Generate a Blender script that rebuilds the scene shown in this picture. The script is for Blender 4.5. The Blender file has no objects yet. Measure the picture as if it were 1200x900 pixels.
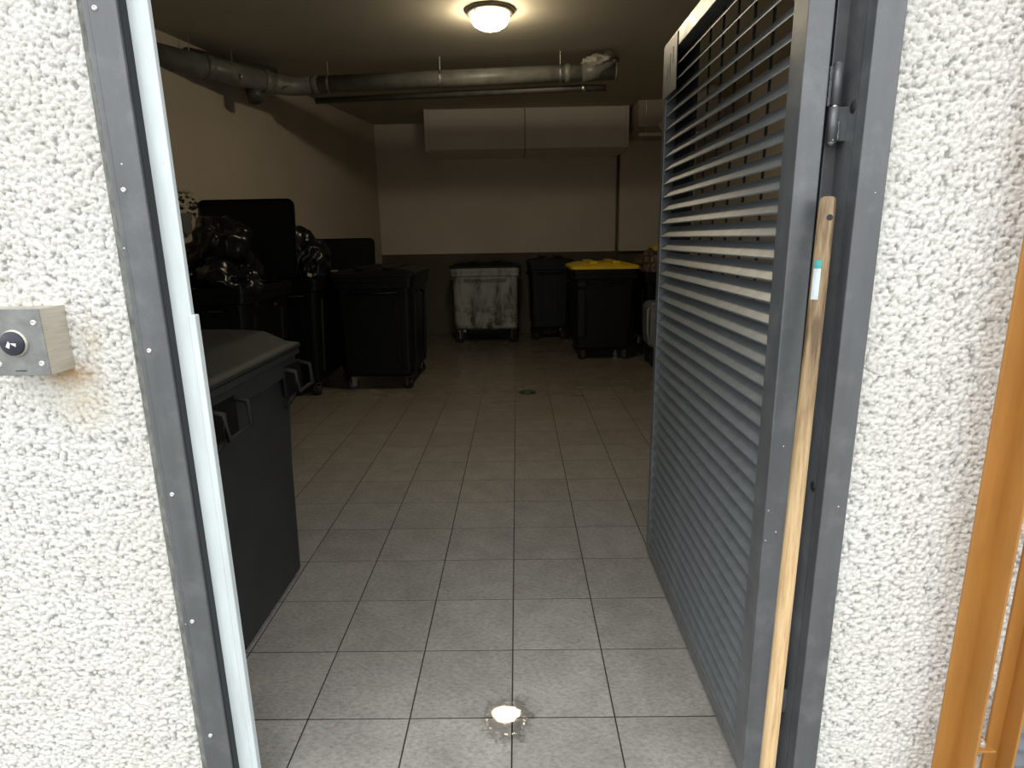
import bpy, bmesh, math, random
import numpy as np
from mathutils import Vector, Matrix, noise

random.seed(7)
SC = bpy.context.scene
COL = SC.collection

# ------------------------------------------------------------------ camera
cam_d = bpy.data.cameras.new('camera')
cam = bpy.data.objects.new('camera', cam_d)
COL.objects.link(cam)
cam_d.sensor_width = 36.0
cam_d.lens = 21.34
cam_d.clip_start = 0.02
cam_r = Vector((0.99982028, 0.00801822, -0.01717898))
cam_u = Vector((0.01483242, 0.2335121, 0.97224076))
cam_w = Vector((-0.01180714, 0.97232084, -0.2333512))
M = Matrix((( cam_r.x, cam_u.x, -cam_w.x, 0.0),
            ( cam_r.y, cam_u.y, -cam_w.y, 0.0),
            ( cam_r.z, cam_u.z, -cam_w.z, 1.515),
            (0, 0, 0, 1)))
cam.matrix_world = M
SC.camera = cam

# ------------------------------------------------------------------ world: overcast sky
world = bpy.data.worlds.new('overcast_sky')
SC.world = world
world.use_nodes = True
wn = world.node_tree.nodes; wl = world.node_tree.links
wn.clear()
w_out = wn.new('ShaderNodeOutputWorld'); w_bg = wn.new('ShaderNodeBackground')
w_tc = wn.new('ShaderNodeTexCoord'); w_sep = wn.new('ShaderNodeSeparateXYZ')
w_map = wn.new('ShaderNodeMapRange'); w_ramp = wn.new('ShaderNodeValToRGB')
wl.new(w_tc.outputs['Generated'], w_sep.inputs[0])
w_map.inputs['From Min'].default_value = -0.05
w_map.inputs['From Max'].default_value = 1.0
wl.new(w_sep.outputs['Z'], w_map.inputs['Value'])
wl.new(w_map.outputs[0], w_ramp.inputs[0])
w_ramp.color_ramp.elements[0].color = (0.28, 0.28, 0.28, 1)
w_ramp.color_ramp.elements[0].position = 0.0
w_ramp.color_ramp.elements[1].color = (0.90, 0.92, 0.94, 1)
w_ramp.color_ramp.elements[1].position = 0.5
w_mid = w_ramp.color_ramp.elements.new(0.2); w_mid.color = (0.92, 0.94, 0.95, 1)
wl.new(w_ramp.outputs[0], w_bg.inputs['Color'])
w_bg.inputs['Strength'].default_value = 2.3
wl.new(w_bg.outputs[0], w_out.inputs[0])

sun_d = bpy.data.lights.new('hazy_sun', 'SUN')
sun = bpy.data.objects.new('hazy_sun', sun_d); COL.objects.link(sun)
sun_d.energy = 0.45; sun_d.angle = math.radians(24); sun_d.color = (1.0, 0.97, 0.92)
sun.rotation_euler = Vector((0.42, 0.40, -1.0)).to_track_quat('-Z', 'Y').to_euler()

SC.view_settings.view_transform = 'Standard'
SC.view_settings.look = 'None'
SC.view_settings.gamma = 1.0
SC.view_settings.use_curve_mapping = False
SC.view_settings.exposure = 0.0

# ------------------------------------------------------------------ helpers
def link(o):
    COL.objects.link(o); return o

def obj(name, bm, mat, parent=None, smooth=False, loc=None):
    me = bpy.data.meshes.new(name)
    bm.normal_update()
    bm.to_mesh(me); bm.free()
    if mat: me.materials.append(mat)
    if smooth:
        for p in me.polygons: p.use_smooth = True
    o = bpy.data.objects.new(name, me); link(o)
    if parent is not None: o.parent = parent
    if loc is not None: o.location = loc
    return o

def tag(o, label=None, cat=None, group=None, kind=None):
    if label: o['label'] = label
    if cat: o['category'] = cat
    if group: o['group'] = group
    if kind: o['kind'] = kind
    return o

def thing(name, label, cat, loc=(0, 0, 0), rz=0.0, group=None, kind=None):
    o = bpy.data.objects.new(name, None); link(o)
    o.location = loc; o.rotation_euler = (0, 0, rz)
    return tag(o, label, cat, group, kind)

def BM(): return bmesh.new()

def bx(bm, x0, x1, y0, y1, z0, z1, bev=0.0, seg=2):
    """axis aligned box, optionally bevelled"""
    r = bmesh.ops.create_cube(bm, size=1.0)
    vs = r['verts']
    for v in vs:
        v.co = Vector(((x0 + x1) / 2 + v.co.x * (x1 - x0), (y0 + y1) / 2 + v.co.y * (y1 - y0), (z0 + z1) / 2 + v.co.z * (z1 - z0)))
    if bev > 0:
        es = list({e for v in vs for e in v.link_edges})
        bmesh.ops.bevel(bm, geom=es, offset=bev, segments=seg, affect='EDGES', profile=0.5)
    return vs

def cyl(bm, a, b, r, n=20, r2=None, caps=True):
    """cylinder from a to b"""
    a = Vector(a); b = Vector(b)
    d = b - a; L = d.length
    q = Vector((0, 0, 1)).rotation_difference(d.normalized()).to_matrix().to_4x4()
    m = Matrix.Translation((a + b) / 2) @ q
    bmesh.ops.create_cone(bm, cap_ends=caps, segments=n, radius1=r, radius2=(r if r2 is None else r2), depth=L, matrix=m)

def tube(bm, pts, r, n=14, caps=True):
    """swept tube through pts (r may be a list)"""
    pts = [Vector(p) for p in pts]
    rings = []
    up = Vector((0, 0, 1))
    for i, p in enumerate(pts):
        if i == 0: d = pts[1] - pts[0]
        elif i == len(pts) - 1: d = pts[-1] - pts[-2]
        else: d = (pts[i + 1] - p).normalized() + (p - pts[i - 1]).normalized()
        d.normalize()
        u = up if abs(d.dot(up)) < 0.95 else Vector((1, 0, 0))
        s = d.cross(u).normalized(); t = s.cross(d).normalized()
        rr = r[i] if isinstance(r, (list, tuple)) else r
        rings.append([bm.verts.new(p + s * (rr * math.cos(2 * math.pi * k / n)) + t * (rr * math.sin(2 * math.pi * k / n))) for k in range(n)])
    for A, B in zip(rings, rings[1:]):
        for k in range(n):
            bm.faces.new((A[k], A[(k + 1) % n], B[(k + 1) % n], B[k]))
    if caps:
        bm.faces.new(rings[0]); bm.faces.new(list(reversed(rings[-1])))
    bmesh.ops.recalc_face_normals(bm, faces=bm.faces)

def rrect(x0, x1, y0, y1, r, n=4):
    """rounded rectangle outline, ccw"""
    out = []
    for (cx, cy, a0) in ((x1 - r, y1 - r, 0), (x0 + r, y1 - r, 90), (x0 + r, y0 + r, 180), (x1 - r, y0 + r, 270)):
        for k in range(n + 1):
            a = math.radians(a0 + 90.0 * k / n)
            out.append((cx + r * math.cos(a), cy + r * math.sin(a)))
    return out

def loft(bm, sections, cap0=True, cap1=True):
    """sections: list of (outline2d, z or function(x,y))"""
    rings = []
    for out, z in sections:
        rings.append([bm.verts.new((x, y, z(x, y) if callable(z) else z)) for x, y in out])
    n = len(rings[0])
    for A, B in zip(rings, rings[1:]):
        for k in range(n):
            bm.faces.new((A[k], A[(k + 1) % n], B[(k + 1) % n], B[k]))
    if cap0: bm.faces.new(list(reversed(rings[0])))
    if cap1: bm.faces.new(rings[-1])
    return rings

def lathe(bm, prof, c=(0, 0, 0), n=40):
    rings = []
    for r, z in prof:
        if r < 1e-6:
            rings.append([bm.verts.new((c[0], c[1], c[2] + z))])
        else:
            rings.append([bm.verts.new((c[0] + r * math.cos(2 * math.pi * k / n), c[1] + r * math.sin(2 * math.pi * k / n), c[2] + z)) for k in range(n)])
    for A, B in zip(rings, rings[1:]):
        for k in range(n):
            k2 = (k + 1) % n
            if len(A) == 1 and len(B) == 1: continue
            if len(A) == 1: bm.faces.new((A[0], B[k2], B[k]))
            elif len(B) == 1: bm.faces.new((A[k], A[k2], B[0]))
            else: bm.faces.new((A[k], A[k2], B[k2], B[k]))
    bmesh.ops.recalc_face_normals(bm, faces=bm.faces)

# ------------------------------------------------------------------ materials
def nt(name):
    m = bpy.data.materials.new(name); m.use_nodes = True
    n = m.node_tree.nodes; l = m.node_tree.links
    b = n['Principled BSDF']
    return m, n, l, b

def coords(n, l, scale=(1, 1, 1), kind='Object'):
    tc = n.new('ShaderNodeTexCoord'); mp = n.new('ShaderNodeMapping')
    mp.inputs['Scale'].default_value = scale
    l.new(tc.outputs[kind], mp.inputs[0])
    return mp.outputs[0]

def noise_tex(n, l, vec, scale, detail=4, rough=0.55):
    t = n.new('ShaderNodeTexNoise')
    t.inputs['Scale'].default_value = scale; t.inputs['Detail'].default_value = detail
    t.inputs['Roughness'].default_value = rough
    l.new(vec, t.inputs['Vector'])
    return t.outputs['Fac']

def ramp(n, l, fac, stops):
    r = n.new('ShaderNodeValToRGB')
    el = r.color_ramp.elements
    while len(el) < len(stops): el.new(0.5)
    for e, (p, c) in zip(el, stops):
        e.position = p; e.color = c if len(c) == 4 else (*c, 1)
    l.new(fac, r.inputs[0])
    return r.outputs[0]

def mixc(n, l, fac, a, b, mode='MIX'):
    x = n.new('ShaderNodeMix'); x.data_type = 'RGBA'; x.blend_type = mode
    if hasattr(fac, 'links'): l.new(fac, x.inputs[0])
    else: x.inputs[0].default_value = fac
    for s, v in ((x.inputs[6], a), (x.inputs[7], b)):
        if hasattr(v, 'links'): l.new(v, s)
        else: s.default_value = v if len(v) == 4 else (*v, 1)
    return x.outputs[2]

def bump(n, l, b, h, strength=0.3, dist=0.01):
    u = n.new('ShaderNodeBump'); u.inputs['Strength'].default_value = strength
    u.inputs['Distance'].default_value = dist
    l.new(h, u.inputs['Height']); l.new(u.outputs[0], b.inputs['Normal'])

def simple(name, col, rough=0.5, metal=0.0, var=0.15, scale=6.0, bmp=0.0, bscale=60.0, spec=0.5, coat=0.0):
    """one colour with mottled variation and an optional fine relief"""
    m, n, l, b = nt(name)
    v = coords(n, l)
    f = noise_tex(n, l, v, scale, 5)
    lo = tuple(c * (1 - var) for c in col); hi = tuple(min(1, c * (1 + var)) for c in col)
    l.new(ramp(n, l, f, [(0.3, lo), (0.7, hi)]), b.inputs['Base Color'])
    b.inputs['Roughness'].default_value = rough
    b.inputs['Metallic'].default_value = metal
    b.inputs['Specular IOR Level'].default_value = spec
    if coat: b.inputs['Coat Weight'].default_value = coat
    if bmp: bump(n, l, b, noise_tex(n, l, v, bscale, 4), bmp, 0.004)
    return m

def painted_steel(name, col, rough=0.38, flecks=0.72, spec=0.5):
    """satin paint on steel with dust, streaks and tiny pale flecks"""
    m, n, l, b = nt(name)
    v = coords(n, l); vs = coords(n, l, (6, 6, 0.7))
    f = noise_tex(n, l, vs, 5.0, 5)
    base = ramp(n, l, f, [(0.3, tuple(c * 0.88 for c in col)), (0.72, tuple(c * 1.14 for c in col))])
    dust = ramp(n, l, noise_tex(n, l, v, 11.0, 8, 0.7), [(0.5, (0, 0, 0)), (0.8, (0.35, 0.35, 0.35))])
    c1 = mixc(n, l, dust, base, (0.30, 0.31, 0.31) if max(col) < 0.3 else tuple(c * 0.85 for c in col))
    vo = n.new('ShaderNodeTexVoronoi'); vo.inputs['Scale'].default_value = 42.0
    l.new(v, vo.inputs['Vector'])
    sm = n.new('ShaderNodeMath'); sm.operation = 'LESS_THAN'; sm.inputs[1].default_value = 0.085
    l.new(vo.outputs['Distance'], sm.inputs[0])
    gate = n.new('ShaderNodeMath'); gate.operation = 'GREATER_THAN'; gate.inputs[1].default_value = flecks
    sp = n.new('ShaderNodeSeparateColor'); l.new(vo.outputs['Color'], sp.inputs[0]); l.new(sp.outputs[0], gate.inputs[0])
    mu = n.new('ShaderNodeMath'); mu.operation = 'MULTIPLY'
    l.new(sm.outputs[0], mu.inputs[0]); l.new(gate.outputs[0], mu.inputs[1])
    l.new(mixc(n, l, mu.outputs[0], c1, (0.7, 0.72, 0.7)), b.inputs['Base Color'])
    rr = n.new('ShaderNodeMapRange'); rr.inputs['To Min'].default_value = rough - 0.08; rr.inputs['To Max'].default_value = rough + 0.18
    l.new(noise_tex(n, l, v, 20, 5), rr.inputs[0]); l.new(rr.outputs[0], b.inputs['Roughness'])
    bump(n, l, b, noise_tex(n, l, v, 160, 3), 0.05, 0.002)
    b.inputs['Specular IOR Level'].default_value = spec
    return m

M_frame = painted_steel('grey_frame_paint', (0.095, 0.103, 0.107), 0.3, flecks=0.93, spec=1.0)
M_leaf = painted_steel('grey_door_paint', (0.095, 0.104, 0.108), 0.3, flecks=0.93, spec=1.0)
M_slat = painted_steel('grey_slat_paint', (0.14, 0.155, 0.162), 0.34, flecks=0.94, spec=0.9)
M_grille = painted_steel('grille_paint', (0.14, 0.16, 0.18), 0.4)
M_strip = painted_steel('pale_stop_paint', (0.72, 0.79, 0.79), 0.45, flecks=0.97)
M_dark = simple('dark_gap', (0.02, 0.022, 0.024), 0.7)
M_caulk = simple('dirty_mortar', (0.16, 0.165, 0.15), 0.85, var=0.4, scale=30, bmp=0.5)
M_orange = painted_steel('orange_paint', (0.42, 0.19, 0.04), 0.42, flecks=0.97)
M_zinc = simple('zinc', (0.62, 0.63, 0.62), 0.35, 1.0, var=0.2, scale=25)
M_screw = simple('screw_metal', (0.75, 0.76, 0.74), 0.3, 0.6, var=0.1)
M_black = simple('black_plastic', (0.0052, 0.0055, 0.006), 0.42, var=0.3, scale=9, bmp=0.06, bscale=200, spec=0.22)
M_black2 = simple('worn_black_plastic', (0.009, 0.0095, 0.0105), 0.48, var=0.35, scale=7, bmp=0.06, bscale=180, spec=0.25)
M_char = simple('charcoal_plastic', (0.030, 0.0325, 0.033), 0.5, var=0.18, scale=5, bmp=0.08, bscale=220, spec=0.3)
M_charlid = simple('charcoal_lid_plastic', (0.022, 0.023, 0.022), 0.55, var=0.25, scale=4, bmp=0.12, bscale=120, spec=0.3)
M_yellow = simple('yellow_plastic', (0.75, 0.52, 0.015), 0.42, var=0.12, scale=5)
M_rubber = simple('wheel_rubber', (0.012, 0.012, 0.012), 0.65)
M_steel = simple('castor_steel', (0.42, 0.43, 0.43), 0.25, 1.0, var=0.1)
M_greybin = simple('grey_plastic', (0.17, 0.185, 0.185), 0.4, var=0.15, scale=6)
M_greyrim = simple('pale_grey_rim', (0.42, 0.44, 0.42), 0.4, var=0.1)
M_plate = simple('dull_steel_plate', (0.15, 0.16, 0.16), 0.42, 0.5, var=0.2, scale=18)
M_white = simple('white_mark', (0.8, 0.82, 0.84), 0.4, var=0.05)

# wood of the broomstick
M_wood, n, l, b = nt('broomstick_wood')
v = coords(n, l, (30, 30, 1.6))
f = noise_tex(n, l, v, 4.0, 7, 0.65)
c0 = ramp(n, l, f, [(0.28, (0.40, 0.25, 0.11)), (0.5, (0.68, 0.47, 0.24)), (0.72, (0.80, 0.60, 0.35))])
tc = n.new('ShaderNodeTexCoord'); sx = n.new('ShaderNodeSeparateXYZ'); l.new(tc.outputs['Object'], sx.inputs[0])
mr = n.new('ShaderNodeMapRange'); mr.inputs['From Min'].default_value = 0.75; mr.inputs['From Max'].default_value = 1.25
mr.inputs['To Min'].default_value = 0.0; mr.inputs['To Max'].default_value = 1.0
l.new(sx.outputs['Z'], mr.inputs[0])
grime = ramp(n, l, noise_tex(n, l, coords(n, l, (22, 22, 3)), 2.2, 6), [(0.38, (0.22, 0.20, 0.19)), (0.6, (0.58, 0.60, 0.62))])
mm = mixc(n, l, 1.0, c0, grime, 'MULTIPLY')
l.new(mixc(n, l, mr.outputs[0], c0, mm), b.inputs['Base Color'])
b.inputs['Roughness'].default_value = 0.5
bump(n, l, b, f, 0.25, 0.002)

# roughcast render
WALLY0 = 1.38
def roughcast(name, bmp, pits=False):
    m, n, l, b = nt(name)
    v = coords(n, l)
    f = noise_tex(n, l, v, 90.0, 3)
    big = noise_tex(n, l, v, 2.3, 4)
    pit = noise_tex(n, l, v, 230.0, 2)
    c = ramp(n, l, f, [(0.30, (0.62, 0.61, 0.58)), (0.46, (0.80, 0.795, 0.765)), (0.7, (0.86, 0.855, 0.83))])
    c = mixc(n, l, 1.0, c, ramp(n, l, big, [(0.3, (0.93, 0.92, 0.88)), (0.7, (1, 1, 0.99))]), 'MULTIPLY')
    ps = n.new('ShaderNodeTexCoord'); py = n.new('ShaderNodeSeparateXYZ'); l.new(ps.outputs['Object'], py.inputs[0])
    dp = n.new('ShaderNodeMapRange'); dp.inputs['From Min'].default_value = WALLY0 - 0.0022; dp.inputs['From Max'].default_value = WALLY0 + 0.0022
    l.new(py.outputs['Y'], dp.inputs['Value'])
    if pits: c = mixc(n, l, dp.outputs[0], c, (0.36, 0.355, 0.335))  # crevices greyed with depth: their shade is put into the colour
    # rust stains running below the switch box, low down on the left wall
    tc = n.new('ShaderNodeTexCoord')
    def blob(cx, cz, sxx, szz, soft=1.0):
        mp = n.new('ShaderNodeMapping'); mp.vector_type = 'POINT'
        mp.inputs['Location'].default_value = (-cx / sxx, 0, -cz / szz); mp.inputs['Scale'].default_value = (1 / sxx, 0.0, 1 / szz)
        l.new(tc.outputs['Object'], mp.inputs[0])
        g = n.new('ShaderNodeTexGradient'); g.gradient_type = 'SPHERICAL'; l.new(mp.outputs[0], g.inputs[0])
        k = n.new('ShaderNodeMath'); k.operation = 'MULTIPLY'; l.new(g.outputs['Fac'], k.inputs[0]); l.new(noise_tex(n, l, v, 35, 5), k.inputs[1])
        k2 = n.new('ShaderNodeMath'); k2.operation = 'MULTIPLY'; k2.use_clamp = True; k2.inputs[1].default_value = 2.0 * soft
        l.new(k.outputs[0], k2.inputs[0])
        return k2.outputs[0]
    c = mixc(n, l, blob(-1.05, 1.225, 0.085, 0.045), c, (0.50, 0.33, 0.18))
    c = mixc(n, l, blob(-1.03, 1.16, 0.09, 0.09, 0.6), c, (0.66, 0.58, 0.42))
    c = mixc(n, l, blob(-0.985, 1.3, 0.035, 0.09, 0.5), c, (0.66, 0.56, 0.42))
    l.new(c, b.inputs['Base Color'])
    b.inputs['Roughness'].default_value = 0.9
    b.inputs['Specular IOR Level'].default_value = 0.2
    ad = n.new('ShaderNodeMath'); ad.operation = 'ADD'; l.new(f, ad.inputs[0]); l.new(pit, ad.inputs[1])
    bump(n, l, b, ad.outputs[0], bmp, 0.006)
    return m
M_cast = roughcast('white_roughcast', 0.35, True)
M_cast2 = roughcast('white_roughcast_wall', 0.9)

# indoor plaster
def plaster(name, lo, hi, rough=0.85, stain=False):
    m, n, l, b = nt(name)
    v = coords(n, l)
    c = ramp(n, l, noise_tex(n, l, v, 1.3, 6), [(0.3, lo), (0.7, hi)])
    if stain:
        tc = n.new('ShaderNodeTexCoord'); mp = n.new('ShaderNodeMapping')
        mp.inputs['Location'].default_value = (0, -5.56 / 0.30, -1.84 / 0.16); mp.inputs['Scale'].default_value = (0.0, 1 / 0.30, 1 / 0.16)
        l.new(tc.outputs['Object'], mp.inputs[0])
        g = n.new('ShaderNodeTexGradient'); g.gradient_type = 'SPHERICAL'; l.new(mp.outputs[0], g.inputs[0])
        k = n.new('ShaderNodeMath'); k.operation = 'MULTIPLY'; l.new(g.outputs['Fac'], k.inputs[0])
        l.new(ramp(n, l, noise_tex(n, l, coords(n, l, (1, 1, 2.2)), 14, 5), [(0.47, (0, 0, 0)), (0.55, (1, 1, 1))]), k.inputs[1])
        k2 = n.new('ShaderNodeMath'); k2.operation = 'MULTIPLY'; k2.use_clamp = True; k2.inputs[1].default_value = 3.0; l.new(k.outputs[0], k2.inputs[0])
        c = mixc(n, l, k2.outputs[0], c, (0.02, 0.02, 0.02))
    l.new(c, b.inputs['Base Color'])
    b.inputs['Roughness'].default_value = rough
    b.inputs['Specular IOR Level'].default_value = 0.25
    bump(n, l, b, noise_tex(n, l, v, 45, 5), 0.12, 0.004)
    return m
M_wall = plaster('cream_plaster', (0.50, 0.45, 0.37), (0.58, 0.52, 0.43), stain=True)
M_ceil = plaster('ceiling_plaster', (0.46, 0.43, 0.35), (0.53, 0.49, 0.40))
M_dado = plaster('dark_dado_paint', (0.10, 0.085, 0.065), (0.14, 0.12, 0.09), 0.7)
M_duct = plaster('duct_sheet', (0.74, 0.70, 0.62), (0.82, 0.77, 0.70), 0.55)
M_wallb = plaster('back_wall_plaster', (0.66, 0.60, 0.50), (0.74, 0.67, 0.56))
M_conc = plaster('concrete', (0.26, 0.25, 0.235), (0.36, 0.35, 0.33), 0.9)
M_pipe = simple('grey_pipe', (0.17, 0.17, 0.155), 0.42, var=0.3, scale=9, bmp=0.1)
M_down = simple('brown_pipe', (0.14, 0.12, 0.095), 0.6, var=0.2)
M_pipe2 = simple('dark_pipe', (0.07, 0.07, 0.065), 0.5, var=0.3, scale=9)
M_foam = simple('grey_foam_mortar', (0.36, 0.35, 0.31), 0.9, var=0.3, scale=25, bmp=0.6, bscale=50)

# floor tiles: grey slate look, wetter, smoother and with painted-in shade towards the back of the room
M_tile, n, l, b = nt('grey_slate_tile')
tc = n.new('ShaderNodeTexCoord')
oi = n.new('ShaderNodeObjectInfo')
v = coords(n, l)
vr = n.new('ShaderNodeVectorMath'); vr.operation = 'ADD'
rnd = n.new('ShaderNodeVectorMath'); rnd.operation = 'SCALE'; rnd.inputs['Scale'].default_value = 37.0
cmb = n.new('ShaderNodeCombineXYZ'); l.new(oi.outputs['Random'], cmb.inputs[0]); l.new(oi.outputs['Random'], cmb.inputs[1])
l.new(cmb.outputs[0], rnd.inputs[0]); l.new(v, vr.inputs[0]); l.new(rnd.outputs[0], vr.inputs[1])
mp = n.new('ShaderNodeMapping'); mp.inputs['Rotation'].default_value = (0, 0, 0.9); mp.inputs['Scale'].default_value = (1.0, 1.9, 1)
l.new(vr.outputs[0], mp.inputs[0])
f1 = noise_tex(n, l, mp.outputs[0], 48.0, 9, 0.78)
f2 = noise_tex(n, l, vr.outputs[0], 7.0, 6, 0.6)
geo = n.new('ShaderNodeNewGeometry')
f3 = noise_tex(n, l, geo.outputs['Position'], 1.5, 5)
c = ramp(n, l, f1, [(0.30, (0.23, 0.22, 0.205)), (0.5, (0.41, 0.40, 0.375)), (0.72, (0.56, 0.545, 0.515))])
c = mixc(n, l, 1.0, c, ramp(n, l, f2, [(0.3, (0.82, 0.82, 0.82)), (0.65, (1.06, 1.05, 1.04))]), 'MULTIPLY')
c = mixc(n, l, 1.0, c, ramp(n, l, f3, [(0.3, (0.8, 0.78, 0.75)), (0.7, (1.0, 1.0, 1.0))]), 'MULTIPLY')
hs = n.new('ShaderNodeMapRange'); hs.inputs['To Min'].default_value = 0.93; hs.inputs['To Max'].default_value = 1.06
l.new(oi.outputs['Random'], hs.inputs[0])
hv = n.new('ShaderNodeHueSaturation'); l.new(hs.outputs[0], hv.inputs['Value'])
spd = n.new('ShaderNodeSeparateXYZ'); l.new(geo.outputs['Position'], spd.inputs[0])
back_shade = n.new('ShaderNodeMapRange'); back_shade.inputs['From Min'].default_value = 3.4; back_shade.inputs['From Max'].default_value = 5.6
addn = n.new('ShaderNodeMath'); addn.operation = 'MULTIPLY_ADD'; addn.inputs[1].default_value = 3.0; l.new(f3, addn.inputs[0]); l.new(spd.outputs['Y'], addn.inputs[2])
sub = n.new('ShaderNodeMath'); sub.operation = 'SUBTRACT'; sub.inputs[1].default_value = 1.5; l.new(addn.outputs[0], sub.inputs[0]); l.new(sub.outputs[0], back_shade.inputs['Value'])
c = mixc(n, l, back_shade.outputs[0], c, mixc(n, l, 1.0, c, (0.60, 0.55, 0.48), 'MULTIPLY'))  # painted shade: tile colour darkens towards the dim back, with a noisy edge
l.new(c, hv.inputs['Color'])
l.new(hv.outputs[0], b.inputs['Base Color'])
sp = n.new('ShaderNodeSeparateXYZ'); l.new(geo.outputs['Position'], sp.inputs[0])
wet = n.new('ShaderNodeMapRange'); wet.inputs['From Min'].default_value = 3.2; wet.inputs['From Max'].default_value = 6.5
wet.inputs['To Min'].default_value = 0.55; wet.inputs['To Max'].default_value = 0.2
l.new(sp.outputs['Y'], wet.inputs[0])
ra = n.new('ShaderNodeMath'); ra.operation = 'ADD'; l.new(wet.outputs[0], ra.inputs[0])
rb = n.new('ShaderNodeMapRange'); rb.inputs['To Min'].default_value = -0.12; rb.inputs['To Max'].default_value = 0.16
l.new(noise_tex(n, l, geo.outputs['Position'], 3.5, 6), rb.inputs[0]); l.new(rb.outputs[0], ra.inputs[1])
l.new(ra.outputs[0], b.inputs['Roughness'])
b.inputs['Specular IOR Level'].default_value = 0.4
bump(n, l, b, f1, 0.28, 0.0022)
M_grout = simple('dark_grout', (0.035, 0.033, 0.03), 0.9, var=0.3, scale=20)

# trash-bag film
def bagmat(name, col, rough=0.22, spec=0.6):
    m, n, l, b = nt(name)
    v = coords(n, l)
    l.new(ramp(n, l, noise_tex(n, l, v, 6, 4), [(0.3, tuple(c * 0.7 for c in col)), (0.7, tuple(c * 1.2 for c in col))]), b.inputs['Base Color'])
    b.inputs['Roughness'].default_value = rough; b.inputs['Specular IOR Level'].default_value = spec
    mu = noise_tex(n, l, coords(n, l, (1, 1, 0.5)), 7, 3, 0.5)
    bump(n, l, b, mu, 0.5, 0.03)
    return m
M_bag = bagmat('black_bag_film', (0.006, 0.0065, 0.009), 0.27, 0.42)
M_bagb = bagmat('brown_bag_film', (0.10, 0.062, 0.04), 0.4)
M_bagy = bagmat('yellow_bag_film', (0.62, 0.46, 0.03), 0.45)

# lit lamp glass
M_lamp, n, l, b = nt('lit_opal_glass')
b.inputs['Base Color'].default_value = (0.9, 0.85, 0.7, 1)
b.inputs['Emission Color'].default_value = (1.0, 0.84, 0.58, 1)
b.inputs['Emission Strength'].default_value = 75.0

# thin film of water
M_water, n, l, b = nt('water_film')
n.remove(b)
out = [x for x in n if x.type == 'OUTPUT_MATERIAL'][0]
tr = n.new('ShaderNodeBsdfTransparent'); tr.inputs[0].default_value = (0.98, 0.98, 0.98, 1)
gl = n.new('ShaderNodeBsdfGlossy'); gl.inputs['Roughness'].default_value = 0.03
fr = n.new('ShaderNodeFresnel'); fr.inputs['IOR'].default_value = 1.36
mx = n.new('ShaderNodeMixShader'); l.new(fr.outputs[0], mx.inputs[0]); l.new(tr.outputs[0], mx.inputs[1]); l.new(gl.outputs[0], mx.inputs[2])
l.new(mx.outputs[0], out.inputs[0])

# galvanised container body, streaked and stained
M_galv, n, l, b = nt('stained_galvanised_sheet')
v = coords(n, l)
f = noise_tex(n, l, coords(n, l, (3, 3, 1)), 2.6, 7, 0.65)
c = ramp(n, l, f, [(0.36, (0.10, 0.10, 0.085)), (0.5, (0.34, 0.345, 0.315)), (0.7, (0.46, 0.46, 0.42))])
tc = n.new('ShaderNodeTexCoord'); sx = n.new('ShaderNodeSeparateXYZ'); l.new(tc.outputs['Object'], sx.inputs[0])
mr = n.new('ShaderNodeMapRange'); mr.inputs['From Min'].default_value = 0.75; mr.inputs['From Max'].default_value = 0.25; l.new(sx.outputs['Z'], mr.inputs[0])
k = n.new('ShaderNodeMath'); k.operation = 'MULTIPLY'; l.new(mr.outputs[0], k.inputs[0])
l.new(ramp(n, l, noise_tex(n, l, v, 6, 6, 0.7), [(0.48, (0, 0, 0)), (0.6, (1, 1, 1))]), k.inputs[1])
l.new(mixc(n, l, k.outputs[0], c, (0.05, 0.045, 0.035)), b.inputs['Base Color'])
b.inputs['Roughness'].default_value = 0.55; b.inputs['Metallic'].default_value = 0.15

# brushed steel of the switch box
M_brush, n, l, b = nt('brushed_steel')
f = noise_tex(n, l, coords(n, l, (8, 8, 260)), 2.0, 4)
l.new(ramp(n, l, f, [(0.3, (0.50, 0.47, 0.41)), (0.7, (0.66, 0.62, 0.54))]), b.inputs['Base Color'])
b.inputs['Metallic'].default_value = 0.75; b.inputs['Roughness'].default_value = 0.42
M_face = simple('worn_steel_face', (0.30, 0.31, 0.30), 0.45, 0.7, var=0.2, scale=30)

# ------------------------------------------------------------------ setting
CEIL = 3.244
WALLY0, WALLY1 = 1.38, 1.60          # facade wall, outer and inner plane
BACK = 9.95

def lwx(y): return -2.17 - 0.177 * (BACK - y)     # the left wall runs a little out of square

bm = BM(); bx(bm, -6.0, 6.0, -5.0, 1.33, -0.14, -0.02)
ground = tag(obj('ground', bm, M_conc), 'plain grey concrete ground outside the doorway', 'ground', kind='structure')

bm = BM(); bx(bm, -5.2, 3.4, 1.33, 10.4, -0.14, -0.0013)
floor = tag(obj('floor', bm, M_grout), kind='structure')

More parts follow.
